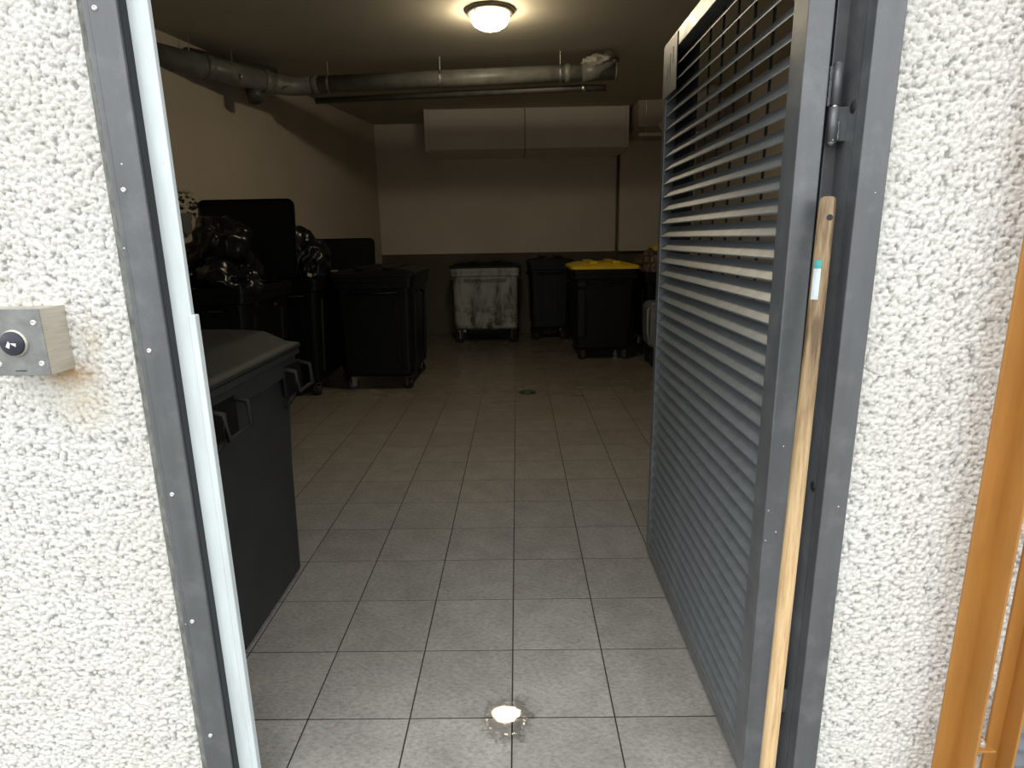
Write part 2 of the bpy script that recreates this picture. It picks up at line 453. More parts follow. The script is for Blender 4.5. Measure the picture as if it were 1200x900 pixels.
T = 1 / 3.0
GX, GY = -0.0389, 1.66588
gap = 0.0024
def tile_bm(w, d):
    bm = BM(); h = 0.0013
    x, y = w / 2 - gap, d / 2 - gap
    loft(bm, [([(x, y), (-x, y), (-x, -y), (x, -y)], -h), ([(x, y), (-x, y), (-x, -y), (x, -y)], -0.0005),
              ([(x - .0006, y - .0006), (-x + .0006, y - .0006), (-x + .0006, -y + .0006), (x - .0006, -y + .0006)], 0.0)], cap0=False)
    return bm
def project(p):
    d = Vector(p) - Vector((0, 0, 1.515)); z = d.dot(cam_w)
    return 600 + 711.3 * d.dot(cam_r) / z, 450 - 711.3 * d.dot(cam_u) / z
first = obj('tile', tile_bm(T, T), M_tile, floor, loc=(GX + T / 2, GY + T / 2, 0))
rest = []
made = 1
for j in range(-1, 25):
    for i in range(-11, 9):
        x = GX + (i + 0.5) * T; y = GY + (j + 0.5) * T
        if x < lwx(y) - 0.1 or x > 2.85 or y > BACK: continue
        if i == 0 and j == 0: continue
        px, py = project((x, y, 0)); _, pa = project((x, y - T / 2, 0)); _, pb = project((x, y + T / 2, 0))
        if 255 < px < 800 and (pa - pb) > 9.0 and made < 296:
            o = first.copy(); link(o); o.parent = floor; o.location = (x, y, 0); made += 1
            o.rotation_euler = (random.uniform(-.0012, .0012), random.uniform(-.0012, .0012), 0)
        else:
            rest.append((x, y))
bm = BM()
for x, y in rest:
    w = T / 2 - gap
    for zz in (0,):
        loft(bm, [([(x + w, y + w), (x - w, y + w), (x - w, y - w), (x + w, y - w)], -0.0013), ([(x + w, y + w), (x - w, y + w), (x - w, y - w), (x + w, y - w)], 0.0)], cap0=False)
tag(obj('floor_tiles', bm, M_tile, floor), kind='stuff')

bm = BM(); bx(bm, -5.2, 3.4, 1.38, 10.4, CEIL, CEIL + 0.2)
tag(obj('ceiling', bm, M_ceil), kind='structure')

bm = BM(); bx(bm, -5.2, 1.60, BACK, BACK + 0.2, 1.29, CEIL); bx(bm, 1.60, 3.4, BACK - 0.14, BACK + 0.2, 1.29, CEIL)
wb = tag(obj('wall_back', bm, M_wallb), kind='structure')
bm = BM(); bx(bm, -5.2, 3.4, BACK - 0.012, BACK + 0.2, 0, 1.29)
obj('dado', bm, M_dado, wb)
tag(wb.children[0], 'dark brown painted lower band')

bm = BM()
ya, yb = WALLY1 - 0.1, BACK + 0.2
vs = [(lwx(ya), ya), (lwx(yb), yb), (lwx(yb) - 0.3, yb), (lwx(ya) - 0.3, ya)]
loft(bm, [(vs, 0), (vs, CEIL)]); bmesh.ops.recalc_face_normals(bm, faces=bm.faces)
tag(obj('wall_left', bm, M_wall), kind='structure')
bm = BM(); bx(bm, 2.75, 2.95, WALLY1, BACK, 0, CEIL)
tag(obj('wall_right', bm, M_wall), kind='structure')

# facade wall: core + roughcast coat with real relief
OX0, OX1 = -0.885, 0.785             # masonry opening
TOPZ = 2.36
bm = BM()
bx(bm, -5.2, OX0, WALLY0 + 0.012, WALLY1, -0.1, 3.7)
bx(bm, OX1, 5.0, WALLY0 + 0.012, WALLY1, -0.1, 3.7)
bx(bm, OX0, OX1, WALLY0 + 0.012, WALLY1, TOPZ, 3.7)
wf = tag(obj('wall_front', bm, M_cast2), kind='structure')

def coat(x0, x1, z0, z1, step, seed, name='roughcast_coat'):
    rs = np.random.RandomState(seed)
    nx = int((x1 - x0) / step) + 1; nz = int((z1 - z0) / step) + 1
    XX, ZZ = np.meshgrid(np.linspace(x0, x1, nx), np.linspace(z0, z1, nz))
    XX = XX + rs.randn(nz, nx) * 0.0004; ZZ = ZZ + rs.randn(nz, nx) * 0.0004
    h = np.zeros((nz, nx))
    # overlapping thrown grains of two sizes, each a small jittered mound; some are missing and leave pits
    for cell, amp, rad, keep in ((0.0120, 1.0, 0.74, 0.78), (0.0070, 0.72, 0.80, 0.66)):
        cell = max(cell, step * 2.2)
        cx_, cz_ = int((x1 - x0) / cell) + 4, int((z1 - z0) / cell) + 4
        jx = rs.rand(cz_, cx_); jz = rs.rand(cz_, cx_); aa = rs.uniform(0.55, 1.0, (cz_, cx_)) * (rs.rand(cz_, cx_) < keep)
        ex = rs.uniform(0.7, 1.35, (cz_, cx_))
        gx = (XX - x0) / cell + 1.5; gz = (ZZ - z0) / cell + 1.5
        ix = np.clip(gx.astype(int), 1, cx_ - 2); iz = np.clip(gz.astype(int), 1, cz_ - 2)
        m_ = np.zeros_like(h)
        for dx_ in (-1, 0, 1):
            for dz_ in (-1, 0, 1):
                kx, kz = ix + dx_, iz + dz_
                e_ = ex[kz, kx]
                d2 = ((gx - kx - jx[kz, kx]) * e_) ** 2 + ((gz - kz - jz[kz, kx]) / e_) ** 2
                m_ = np.maximum(m_, aa[kz, kx] * np.clip(1 - d2 / rad ** 2, 0, 1) ** 0.6)
        h = np.maximum(h, m_ * amp)
    h = (h * 0.0072 - 0.0022) + rs.randn(nz, nx) * 0.00022
    X, Z = np.meshgrid(np.linspace(x0, x1, nx), np.linspace(z0, z1, nz))
    Y = WALLY0 - h
    # close the border back to the wall core
    Y[0, :] = Y[-1, :] = WALLY0 + 0.012; Y[:, 0] = WALLY0 + 0.012; Y[:, -1] = WALLY0 + 0.012
    co = np.stack([X, Y, Z], -1).reshape(-1, 3).astype(np.float32)
    idx = np.arange(nx * nz).reshape(nz, nx)
    f = np.stack([idx[:-1, :-1], idx[:-1, 1:], idx[1:, 1:], idx[1:, :-1]], -1).reshape(-1, 4)
    me = bpy.data.meshes.new(name)
    me.vertices.add(len(co)); me.vertices.foreach_set('co', co.ravel())
    me.loops.add(f.size); me.loops.foreach_set('vertex_index', f.ravel().astype(np.int32))
    me.polygons.add(len(f)); me.polygons.foreach_set('loop_start', np.arange(0, f.size, 4, dtype=np.int32))
    me.polygons.foreach_set('use_smooth', np.ones(len(f), dtype=bool))
    me.update(calc_edges=True); me.materials.append(M_cast)
    o = bpy.data.objects.new(name, me); link(o); o.parent = wf
    return o
coat(-1.50, -0.8885, -0.02, 2.2, 0.0023, 3)
coat(-1.50, -0.8885, 2.2, 2.4, 0.006, 14)
coat(0.787, 1.40, -0.02, 2.2, 0.0023, 4)
coat(0.787, 1.40, 2.2, 2.4, 0.006, 16)
coat(-5.1, -1.50, -0.02, 2.4, 0.012, 5)
coat(1.40, 4.9, -0.02, 2.4, 0.012, 6)
coat(-5.1, 4.9, 2.4, 3.6, 0.02, 8)

# ------------------------------------------------------------------ door frame (left and right posts, head)
FR = thing('trim_1', 'dark grey steel door frame screwed around the doorway', 'door frame', kind='structure')
bm = BM(); bx(bm, -0.864, -0.795, 1.352, 1.382, 0, 2.33, 0.003); obj('left_post', bm, M_frame, FR)
bm = BM(); bx(bm, -0.853, -0.8524, 1.3516, 1.3535, 0, 2.32); obj('fold_line', bm, M_frame, FR)
bm = BM(); vs = [(-0.8635, 1.355), (-0.8635, 1.40), (-0.8885, 1.40), (-0.8885, 1.374)]
loft(bm, [(vs, 0), (vs, 2.36)]); bmesh.ops.recalc_face_normals(bm, faces=bm.faces); obj('mortar_joint', bm, M_caulk, FR)
bm = BM(); bx(bm, -0.80, -0.7915, 1.360, 1.3825, 0, 2.33); obj('shadow_strip', bm, M_dark, FR)  # black strip standing in for the shadowed gap beside the post
bm = BM(); bx(bm, -0.872, -0.7485, 1.383, 1.398, 0, 2.33, 0.002); obj('door_stop', bm, M_strip, FR)
tag(FR.children[-1], 'pale grey painted stop strip')
bm = BM(); bx(bm, -0.7565, -0.7400, 1.3815, 1.402, 0, 1.357, 0.003, 3); obj('stop_cover', bm, M_strip, FR)
tag(FR.children[-1], 'pale grey folded strip on the lower half')
bm = BM(); bx(bm, -0.885, -0.872, 1.40, 1.60, 0, 2.33); obj('left_lining', bm, M_frame, FR)
for z in (1.978, 1.630, 1.281, 0.930, 0.583, 0.237):
    bm = BM(); lathe(bm, [(0, 0.002), (0.0017, 0.0015), (0.0025, 0.0035), (0.0048, 0.003), (0.0055, 0)], n=16)
    bmesh.ops.rotate(bm, verts=bm.verts, cent=(0, 0, 0), matrix=Matrix.Rotation(math.radians(90), 3, 'X'))
    o = obj('screw', bm, M_screw, FR, True, (-0.839, 1.352, z))
# right post: face, reveal, rebate
bm = BM(); bx(bm, 0.722, 0.782, 1.352, 1.39, 0, 2.33, 0.0025); obj('right_post', bm, M_frame, FR)
bm = BM(); vs = [(0.782, 1.354), (0.795, 1.378), (0.795, 1.40), (0.782, 1.40)]
loft(bm, [(vs, 0), (vs, 2.36)]); bmesh.ops.recalc_face_normals(bm, faces=bm.faces); obj('mortar_joint', bm, M_caulk, FR)
# reveal with two lock holes: plate split around the holes
def plate_with_hole(zc):
    return zc
bm = BM()
bx(bm, 0.7222, 0.74, 1.3905, 1.46, 0, 2.33); obj('right_reveal', bm, M_frame, FR)
for z in (1.775, 0.906):
    bm = BM(); cyl(bm, (0.7212, 1.404, z), (0.726, 1.404, z), 0.0125, 20); o = obj('bolt_hole', bm, M_dark, FR, True)
    bm = BM(); lathe(bm, [(0.0125, 0), (0.0140, 0.0008), (0.0155, 0)], n=20)
    bmesh.ops.rotate(bm, verts=bm.verts, cent=(0, 0, 0), matrix=Matrix.Rotation(math.radians(-90), 3, 'Y'))
    obj('hole_rim', bm, M_plate, FR, True, (0.722, 1.404, z))
bm = BM(); bx(bm, 0.695, 0.74, 1.4605, 1.475, 0, 2.33, 0.002); obj('right_rebate', bm, M_frame, FR)
bm = BM(); bx(bm, 0.70, 0.785, 1.475, 1.60, 0, 2.33); obj('right_lining', bm, M_frame, FR)
bm = BM(); bx(bm, -0.872, 0.782, 1.352, 1.45, 2.33, 2.40, 0.003); obj('head', bm, M_frame, FR)

# ------------------------------------------------------------------ door leaf, opened inwards
LX, LY0, LY1, LZ0, LZ1 = 0.611, 1.408, 2.715, 0.02, 2.262
DR = thing('door_1', 'grey louvred steel door standing open into the room', 'door', (0.0, 0.0, 0.0), kind='structure')
bm = BM(); bx(bm, LX, LX + 0.055, LY0, LY0 + 0.076, LZ0, LZ1, 0.0025); obj('hinge_stile', bm, M_leaf, DR)
bm = BM(); bx(bm, LX, LX + 0.055, LY1 - 0.045, LY1, LZ0, LZ1, 0.0025); obj('lock_stile', bm, M_leaf, DR)
bm = BM(); bx(bm, LX, LX + 0.055, LY0 + .076, LY1 - .045, LZ1 - 0.06, LZ1, 0.0025); obj('top_rail', bm, M_leaf, DR)
bm = BM(); bx(bm, LX, LX + 0.055, LY0 + .076, LY1 - .045, LZ0, LZ0 + 0.06, 0.0025); obj('bottom_rail', bm, M_leaf, DR)
PITCH = 0.0527
def slat_bm():
    bm = BM()
    y0, y1 = LY0 + 0.074, LY1 - 0.043
    t = 0.0016
    prof = [(0.000, -0.003), (0.000, 0.001), (0.032, 0.036), (0.032, 0.039), (0.032 + t, 0.039), (0.032 + t, 0.0353), (t, 0.0003), (t, -0.003)]
    A = [bm.verts.new((x, y0, z)) for x, z in prof]; B = [bm.verts.new((x, y1, z)) for x, z in prof]
    n_ = len(prof)
    for k_ in range(n_): bm.faces.new((A[k_], A[(k_ + 1) % n_], B[(k_ + 1) % n_], B[k_]))
    bm.faces.new(list(reversed(A))); bm.faces.new(B)
    bmesh.ops.recalc_face_normals(bm, faces=bm.faces)
    return bm
s0 = obj('slat', slat_bm(), M_slat, DR, loc=(LX + 0.003, 0, LZ0 + 0.068))
k = 1
while LZ0 + 0.068 + k * PITCH + 0.04 < LZ1 - 0.045:
    o = s0.copy(); link(o); o.parent = DR; o.location = (LX + 0.003, 0, LZ0 + 0.068 + k * PITCH); k += 1
y = 1.575; b0 = None
while y < 2.5:
    if b0 is None:
        bm = BM(); bx(bm, LX + 0.044, LX + 0.049, -0.004, 0.004, LZ0 + 0.06, LZ1 - 0.06)
        b0 = obj('back_bar', bm, M_dark, DR, loc=(0, y, 0))
    else:
        o = b0.copy(); link(o); o.parent = DR; o.location = (0, y, 0)
    y += 0.135
bm = BM(); bx(bm, LX + 0.043, LX + 0.052, LY1 - 0.30, LY1 - 0.045, LZ0 + 0.06, LZ1 - 0.06); obj('lock_backplate', bm, M_dark, DR)
bm = BM(); bx(bm, LX - 0.003, LX, LY1 - 0.215, LY1 - 0.002, 2.055, 2.252, 0.001); pl = obj('corner_plate', bm, M_plate, DR)
# pale drips on the plate
for (yy, z0, z1, w) in ((2.60, 2.10, 2.20, .006), (2.635, 2.12, 2.17, .005), (2.655, 2.09, 2.14, .008), (2.56, 2.16, 2.215, .01)):
    bm = BM(); bx(bm, LX - 0.0045, LX - 0.003, yy - w / 2, yy + w / 2, z0, z1, 0.0006); obj('paint_drip', bm, M_greyrim, pl)
# hinge knuckles
def hinge(z):
    h = bpy.data.objects.new('hinge', None); link(h); h.parent = DR; h.location = (0.692, 1.425, z)
    bm = BM(); cyl(bm, (0, 0, 0.003), (0, 0, 0.084), 0.0105, 20); cyl(bm, (0, 0, 0.084), (0, 0, 0.089), 0.0105, 20, 0.006); obj('upper_knuckle', bm, M_leaf, h, True)
    bm = BM(); cyl(bm, (0, 0, -0.072), (0, 0, -0.001), 0.0105, 20); cyl(bm, (0, 0, -0.081), (0, 0, -0.072), 0.004, 20, 0.0105); obj('lower_knuckle', bm, M_leaf, h, True)
    bm = BM(); cyl(bm, (0, 0, -0.002), (0, 0, 0.004), 0.0075, 16); obj('hinge_pin', bm, M_zinc, h)
    bm = BM(); bx(bm, -0.028, 0.0, 0.0, 0.01, 0.003, 0.08, 0.001); obj('leaf_lug', bm, M_leaf, h)
    bm = BM(); bx(bm, 0.0, 0.031, 0.0, 0.01, -0.07, 0.0, 0.001); obj('frame_lug', bm, M_leaf, h)
    for (x_, y_, z0, z1, sd) in ((-0.017, -0.004, 0.0, 0.084, 3), (0.0105, -0.006, -0.07, -0.028, 5)):
        bm = BM(); rs = random.Random(sd); p = []; z_ = z0; rr = []
        while z_ < z1:
            p.append((x_ + rs.uniform(-.0007, .0007), y_, z_)); rr.append(rs.uniform(.0016, .0033)); z_ += 0.004
        tube(bm, p, rr, 7); obj('weld_bead', bm, M_leaf, h, True)
hinge(1.780); hinge(0.30)

# ------------------------------------------------------------------ switch box on the left wall
SB = thing('key_switch_box', 'brushed steel switch box with a round black key switch on the white wall', 'switch', (-1.105, 1.38, 1.311))
bm = BM(); bx(bm, -0.075, 0.072, -0.078, 0.0, -0.072, 0.074, 0.0015); obj('housing', bm, M_brush, SB)
bm = BM(); bx(bm, -0.0755, 0.0725, -0.0805, -0.078, -0.0725, 0.0745, 0.0012); fp = obj('front_plate', bm, M_face, SB)
bm = BM(); lathe(bm, [(0.030, 0), (0.030, 0.003), (0.026, 0.005)], n=36); 
RX = Matrix.Rotation(math.radians(90), 3, 'X')
bmesh.ops.rotate(bm, verts=bm.verts, cent=(0, 0, 0), matrix=RX); rg = obj('switch_ring', bm, M_brush, SB, True, (0.006, -0.0805, 0.0))
bm = BM(); lathe(bm, [(0.0265, 0), (0.0265, 0.008), (0.024, 0.0105), (0, 0.012)], n=36)
bmesh.ops.rotate(bm, verts=bm.verts, cent=(0, 0, 0), matrix=RX); sw = obj('switch_button', bm, simple('button_black', (0.03, 0.035, 0.05), 0.3), SB, True, (0.006, -0.0805, 0.0))
for pts in ([(-.011, -.006), (-.004, -.010), (.000, .001), (-.004, .006)], [(.001, .002), (.012, .001), (.011, -.006), (.004, -.002)]):
    bm = BM(); A = [bm.verts.new((x_, -0.0128, z_)) for x_, z_ in pts]; B = [bm.verts.new((x_, -0.0105, z_)) for x_, z_ in pts]
    bm.faces.new(A); bm.faces.new(list(reversed(B)))
    for q_ in range(4): bm.faces.new((A[q_], B[q_], B[(q_ + 1) % 4], A[(q_ + 1) % 4]))
    bmesh.ops.recalc_face_normals(bm, faces=bm.faces)
    obj('white_symbol', bm, M_white, sw)
for x_, z_ in ((0.056, 0.044), (0.057, -0.046), (-0.037, -0.046), (-0.037, 0.044)):
    bm = BM(); lathe(bm, [(0, 0.0012), (0.0025, 0.0015), (0.0035, 0.003), (0.006, 0.002), (0.0065, 0)], n=18)
    bmesh.ops.rotate(bm, verts=bm.verts, cent=(0, 0, 0), matrix=RX); obj('screw', bm, M_screw, SB, True, (x_, -0.0805, z_))
bm = BM()
for q_ in range(7): bx(bm, -0.004 + q_ * 0.0036, -0.0015 + q_ * 0.0036, -0.0808, -0.0804, -0.0632, -0.0602)
tag(obj('small_print', bm, M_dark, SB), kind='stuff')

# ------------------------------------------------------------------ broomstick
top = Vector((0.672, 1.372, 1.590)); low = Vector((0.600, 1.245, 0.236))
d = (low - top).normalized(); foot = top + d * ((top.z - 0.018) / -d.z)
BR = thing('broomstick', 'pale wooden broomstick leaning between the door edge and its frame', 'broomstick', (foot.x, foot.y, 0.0))
ax = (top - foot); L = ax.length
q = Vector((0, 0, 1)).rotation_difference(ax.normalized())
bm = BM(); lathe(bm, [(0, 0), (0.015, 0), (0.0172, 0.004), (0.0178, 0.3), (0.0178, L - 0.5), (0.0168, L - 0.02), (0.0155, L - 0.004), (0.011, L)] + [(0, L + 0.001)], n=28)
st = obj('shaft', bm, M_wood, BR, True, (0, 0, 0.018)); st.rotation_mode = 'QUATERNION'; st.rotation_quaternion = q
# hanging hole near the top, sticker lower down
bm = BM(); cyl(bm, (0, -0.0174, L - 0.045), (0, -0.0145, L - 0.045), 0.0065, 14); obj('hanging_hole', bm, M_dark, st)
def sticker(z0, z1, a0, a1, r=0.0181, nn=6):
    bm = BM(); pr = []
    for k_ in range(nn + 1):
        a = math.radians(a0 + (a1 - a0) * k_ / nn)
        pr.append((bm.verts.new((r * math.cos(a), r * math.sin(a), z0)), bm.verts.new((r * math.cos(a), r * math.sin(a), z1))))
    for A, B in zip(pr, pr[1:]): bm.faces.new((A[0], B[0], B[1], A[1]))
    return bm
M_stw = simple('sticker_paper', (0.62, 0.70, 0.72), 0.5, var=0.12, scale=60)
M_stt = simple('sticker_teal', (0.06, 0.36, 0.34), 0.45, var=0.15, scale=60)
zt = L - 0.135
sk = obj('sticker', sticker(zt - 0.085, zt - 0.018, 196, 248), M_stw, st, True)
obj('sticker_band', sticker(zt - 0.018, zt, 196, 248), M_stt, sk, True)

# ------------------------------------------------------------------ orange gate posts on the right
OG = thing('orange_gate_frame', 'orange painted steel gate frame of two square posts before the right wall', 'gate', (1.08, 1.30, 0))
def angle_post(x0, xw, yb, yf, name):
    # flange facing the street, with a web standing forward from its right-hand end
    bm = BM(); bx(bm, x0, xw + 0.006, yb, yb + 0.008, 0.0, 2.75, 0.002, 2); bx(bm, xw, xw + 0.006, yf, yb + 0.004, 0.0, 2.75, 0.0015, 2)
    return obj(name, bm, M_orange, OG)
angle_post(-0.020, 0.030, 0.01, -0.050, 'post')
angle_post(0.106, 0.140, 0.01, -0.035, 'post')
bm = BM(); bx(bm, 0.034, 0.108, -0.02, 0.035, 0.232, 0.238, 0.0015); br = obj('bracket', bm, M_orange, OG)
bm = BM(); cyl(bm, (0.085, 0.0, 0.238), (0.085, 0.0, 0.246), 0.009, 6); cyl(bm, (0.085, 0.0, 0.246), (0.085, 0.0, 0.254), 0.005, 14); obj('bolt', bm, M_screw, br)
bm = BM(); bx(bm, -0.02, 0.14, 0.038, 0.082, 2.2, 2.24, 0.002); obj('wall_bracket', bm, M_orange, OG)

# grey louvred grille low on the wall, right of the gate posts
GR = thing('louvred_grille', 'grey louvred grille low on the wall behind the orange gate posts', 'grille', (1.55, 1.38, 0.0))
bm = BM(); bx(bm, -0.30, -0.275, -0.03, 0, 0.0, 0.345, 0.002); bx(bm, 0.275, 0.30, -0.03, 0, 0.0, 0.345, 0.002); bx(bm, -0.275, 0.275, -0.03, 0, 0.325, 0.345, 0.002)
obj('grille_frame', bm, M_grille, GR)
bm = BM(); bx(bm, -0.275, 0.275, -0.006, 0.0, 0.0, 0.325); obj('backing', bm, M_dark, GR)
def gs():
    bm = BM(); A = [(-0.028, -0.008), (-0.028, 0.0), (-0.008, 0.042), (-0.006, 0.042), (-0.025, -0.002), (-0.025, -0.008)]
    P = [bm.verts.new((-0.275, a, c_)) for a, c_ in A]; Q = [bm.verts.new((0.275, a, c_)) for a, c_ in A]
    for k_ in range(6): bm.faces.new((P[k_], P[(k_ + 1) % 6], Q[(k_ + 1) % 6], Q[k_]))
    bmesh.ops.recalc_face_normals(bm, faces=bm.faces)
    return bm
g0 = obj('slat', gs(), M_grille, GR, loc=(0, 0, 0.012))
for k in range(1, 6):
    o = g0.copy(); link(o); o.parent = GR; o.location = (0, 0, 0.012 + k * 0.053)

# ------------------------------------------------------------------ ceiling lamp
LP = thing('ceiling_lamp', 'round lit ceiling lamp with a glowing opal glass dome', 'lamp', (-0.185, 5.27, CEIL))
bm = BM(); lathe(bm, [(0, 0), (0.19, 0), (0.192, -0.012), (0.18, -0.028), (0.155, -0.036), (0, -0.036)], n=48); obj('lamp_base', bm, simple('lamp_base_metal', (0.20, 0.18, 0.14), 0.4, 0.3), LP, True)
bm = BM(); lathe(bm, [(0.145, -0.036), (0.15, -0.05), (0.146, -0.075), (0.125, -0.105), (0.085, -0.128), (0.04, -0.14), (0, -0.143)], n=48); obj('glass_dome', bm, M_lamp, LP, True)
for a in (0.3, 2.4, 4.5):
    bm = BM(); bx(bm, -0.008, 0.008, 0.143, 0.163, -0.052, -0.034, 0.002); o = obj('retaining_clip', bm, M_zinc, LP); o.rotation_euler = (0, 0, a)

# ------------------------------------------------------------------ drain pipes under the ceiling
PP = thing('drain_pipe', 'thick grey drain pipe hung under the ceiling across the room', 'pipe', (0, 0, 0))
pL, pR = Vector((-2.02, 6.60, 3.045)), Vector((0.98, 6.36, 3.055))
e1, e2 = Vector((-2.33, 6.45, 3.02)), Vector((-2.98, 5.54, 3.05))
R1 = 0.078
bm = BM(); tube(bm, [pL, pR], R1, 24); obj('pipe_run', bm, M_pipe, PP, True)
bm = BM(); tube(bm, [e1 + (e2 - e1).normalized() * 0.06, e2 + (e2 - e1) * 0.02], 0.098, 24); obj('pipe_run', bm, M_pipe, PP, True)
bm = BM(); tube(bm, [e1 + Vector((-0.06, 0.12, 0.11)), e2 + Vector((-0.10, 0.16, 0.10))], 0.072, 20); obj('pipe_run', bm, M_pipe2, PP, True)
mid = []
A0 = pL; A3 = e1 + (e2 - e1).normalized() * 0.08; A1 = Vector((-2.2, 6.615, 3.02)); 
for k in range(9):
    t_ = k / 8; mid.append(A0 * (1 - t_) ** 2 + A1 * 2 * t_ * (1 - t_) + A3 * t_ ** 2)
bm = BM(); tube(bm, mid, [0.082 + 0.014 * k / 8 for k in range(9)], 24); obj('elbow', bm, M_pipe, PP, True)
def collar(p, dr, r, w=0.06):
    bm = BM(); dr = dr.normalized(); tube(bm, [p - dr * w / 2, p - dr * w / 2.2, p + dr * w / 2.2, p + dr * w / 2], [r * 0.97, r, r, r * 0.97], 24); obj('collar', bm, M_pipe, PP, True)
ddr = pR - pL; dle = e2 - e1
collar(pL + ddr * 0.01, ddr, 0.088); collar(e1 + dle * 0.12, dle, 0.108); collar(e1 + dle * 0.62, dle, 0.108)
collar(pR - ddr * 0.155, ddr, 0.084, 0.05)
# joint band with worm screw at the elbow
bm = BM(); cyl(bm, e1 + Vector((0.09, -0.07, -0.055)), e1 + Vector((0.17, -0.085, -0.02)), 0.008, 10); obj('clamp_screw', bm, M_zinc, PP, True)
bm = BM(); cyl(bm, e1 + dle * 0.36 + Vector((0.06, -0.1, -0.01)), e1 + dle * 0.36 + Vector((0.075, -0.085, -0.06)), 0.007, 10); obj('clamp_screw', bm, M_zinc, PP, True)
# mitred end hanging down on the right, foam around it
bm = BM(); tube(bm, [pR + Vector((-0.02, 0, 0)), pR + Vector((0.0, 0, 0))], 0.085, 24); obj('end_collar', bm, M_pipe, PP, True)
bm = BM(); tube(bm, [pR + Vector((-0.33, 0.02, 0.0)), pR + Vector((-0.20, 0.01, 0.01)), pR + Vector((-0.1, 0, 0.06)), pR + Vector((-0.04, 0, 0.135))], [0.083, 0.086, 0.08, 0.08], 20); obj('branch_pipe', bm, M_pipe, PP, True)
bm = BM(); bmesh.ops.create_icosphere(bm, subdivisions=4, radius=1.0)
for v_ in bm.verts:
    nn = noise.noise(v_.co * 2.3) * 0.35 + noise.noise(v_.co * 6.0) * 0.16
    v_.co = Vector((v_.co.x * 0.15, v_.co.y * 0.09, v_.co.z * 0.05)) * (1 + nn)
obj('foam_filling', bm, M_foam, PP, True, pR + Vector((-0.18, -0.03, 0.085)))
for f_ in (0.055, 0.43, 0.82):
    p = pL + ddr * f_
    hb = bpy.data.objects.new('pipe_hanger', None); link(hb); hb.parent = PP; hb.location = p
    bm = BM(); bmesh.ops.create_cone(bm, cap_ends=False, segments=28, radius1=R1 + 0.006, radius2=R1 + 0.006, depth=0.022, matrix=Matrix.Rotation(math.radians(90), 4, 'Y'))
    obj('band', bm, M_zinc, hb)
    bm = BM(); cyl(bm, (0, -0.02, R1 - 0.01), (0, -0.02, CEIL - p.z), 0.005, 8); obj('rod', bm, M_zinc, hb)
    bm = BM(); bx(bm, -0.008, 0.008, -R1 - 0.014, -R1 - 0.004, -0.02, 0.02, 0.001); obj('band_lug', bm, M_zinc, hb)
for f_ in (0.40, 0.75):
    p = e1 + dle * f_
    hb = bpy.data.objects.new('pipe_hanger', None); link(hb); hb.parent = PP; hb.location = p
    bm = BM(); cyl(bm, (0, 0, 0.08), (0, 0, CEIL - p.z), 0.005, 8); obj('rod', bm, M_zinc, hb)
# thin pipe running beneath
tag(obj('water_pipe', (lambda b_: (tube(b_, [(-2.05, 6.74, 2.925), (0.6, 6.52, 2.945), (0.90, 6.50, 2.94)], 0.03, 14), b_)[1])(BM()), M_pipe2, None, True), 'thin dark pipe running just beneath the thick grey drain pipe', 'pipe')
bm = BM(); cyl(bm, (0.66, 6.515, 2.944), (0.70, 6.512, 2.944), 0.036, 14)
wp = bpy.data.objects['water_pipe']; obj('pipe_coupling', bm, M_zinc, wp, True)
bm = BM(); tube(bm, [(-2.52, 6.30, 2.98), (-2.49, 6.27, 2.90), (-2.47, 6.25, 2.84)], [0.07, 0.075, 0.07], 20)
obj('cleanout_cap', bm, M_pipe2, PP, True)

# ------------------------------------------------------------------ ventilation duct on the back wall
DU = thing('ventilation_duct', 'long pale rectangular duct casing high on the back wall', 'duct', (0.17, BACK, 2.72))
bm = BM(); bx(bm, -1.36, -0.04, -1.02, 0.0, 0.0, CEIL - 2.72, 0.004); obj('duct_section', bm, M_duct, DU)
bm = BM(); bx(bm, -0.035, 1.34, -1.02, 0.0, 0.0, CEIL - 2.72, 0.004); obj('duct_section', bm, M_duct, DU)
bm = BM(); bx(bm, -1.42, -1.36, -1.045, 0.0, -0.012, CEIL - 2.72, 0.003); obj('end_flange', bm, M_duct, DU)
bm = BM(); bx(bm, -0.045, -0.03, -1.028, 0.0, -0.006, CEIL - 2.72, 0.002); obj('joint_flange', bm, M_conc, DU)
bm = BM(); bx(bm, 1.34, 1.385, -1.045, 0.0, -0.012, CEIL - 2.72, 0.003); obj('end_flange', bm, M_duct, DU)
tag(obj('trim_1_beam', (lambda b_: (bx(b_, 1.62, 2.75, 8.6, BACK - 0.14, 2.92, CEIL), b_)[1])(BM()), M_wall), kind='structure')
bpy.data.objects['trim_1_beam'].name = 'trim_2'
CB = thing('cable_tray', 'short white cable tray below the beam at the right of the duct', 'cable tray', (2.1, 8.58, 2.80))
bm = BM(); bx(bm, -0.47, 0.5, -0.03, 0.03, 0.0, 0.035, 0.003); obj('tray', bm, simple('white_tray', (0.72, 0.70, 0.63), 0.5), CB)
bm = BM(); cyl(bm, (-0.38, 0, 0.035), (-0.38, 0, CEIL - 2.8), 0.006, 8); obj('rod', bm, M_zinc, CB)
bm = BM(); cyl(bm, (0.38, 0, 0.035), (0.38, 0, CEIL - 2.8), 0.006, 8); obj('rod', bm, M_zinc, CB)
SD = BM(); tube(SD, [(1.85, 8.2, 2.83), (2.05, 8.0, 3.05), (2.35, 7.7, 3.16)], 0.07, 16)
tag(obj('flexible_duct', SD, M_duct, None, True), 'pale round duct rising aslant beside the top of the open door', 'duct')
bm = BM(); cyl(bm, (1.575, BACK - 0.025, 0.0), (1.575, BACK - 0.025, 2.76), 0.018, 14)
tag(obj('downpipe', bm, M_down, None, True), 'thin dark vertical pipe on the back wall under the duct end', 'pipe')

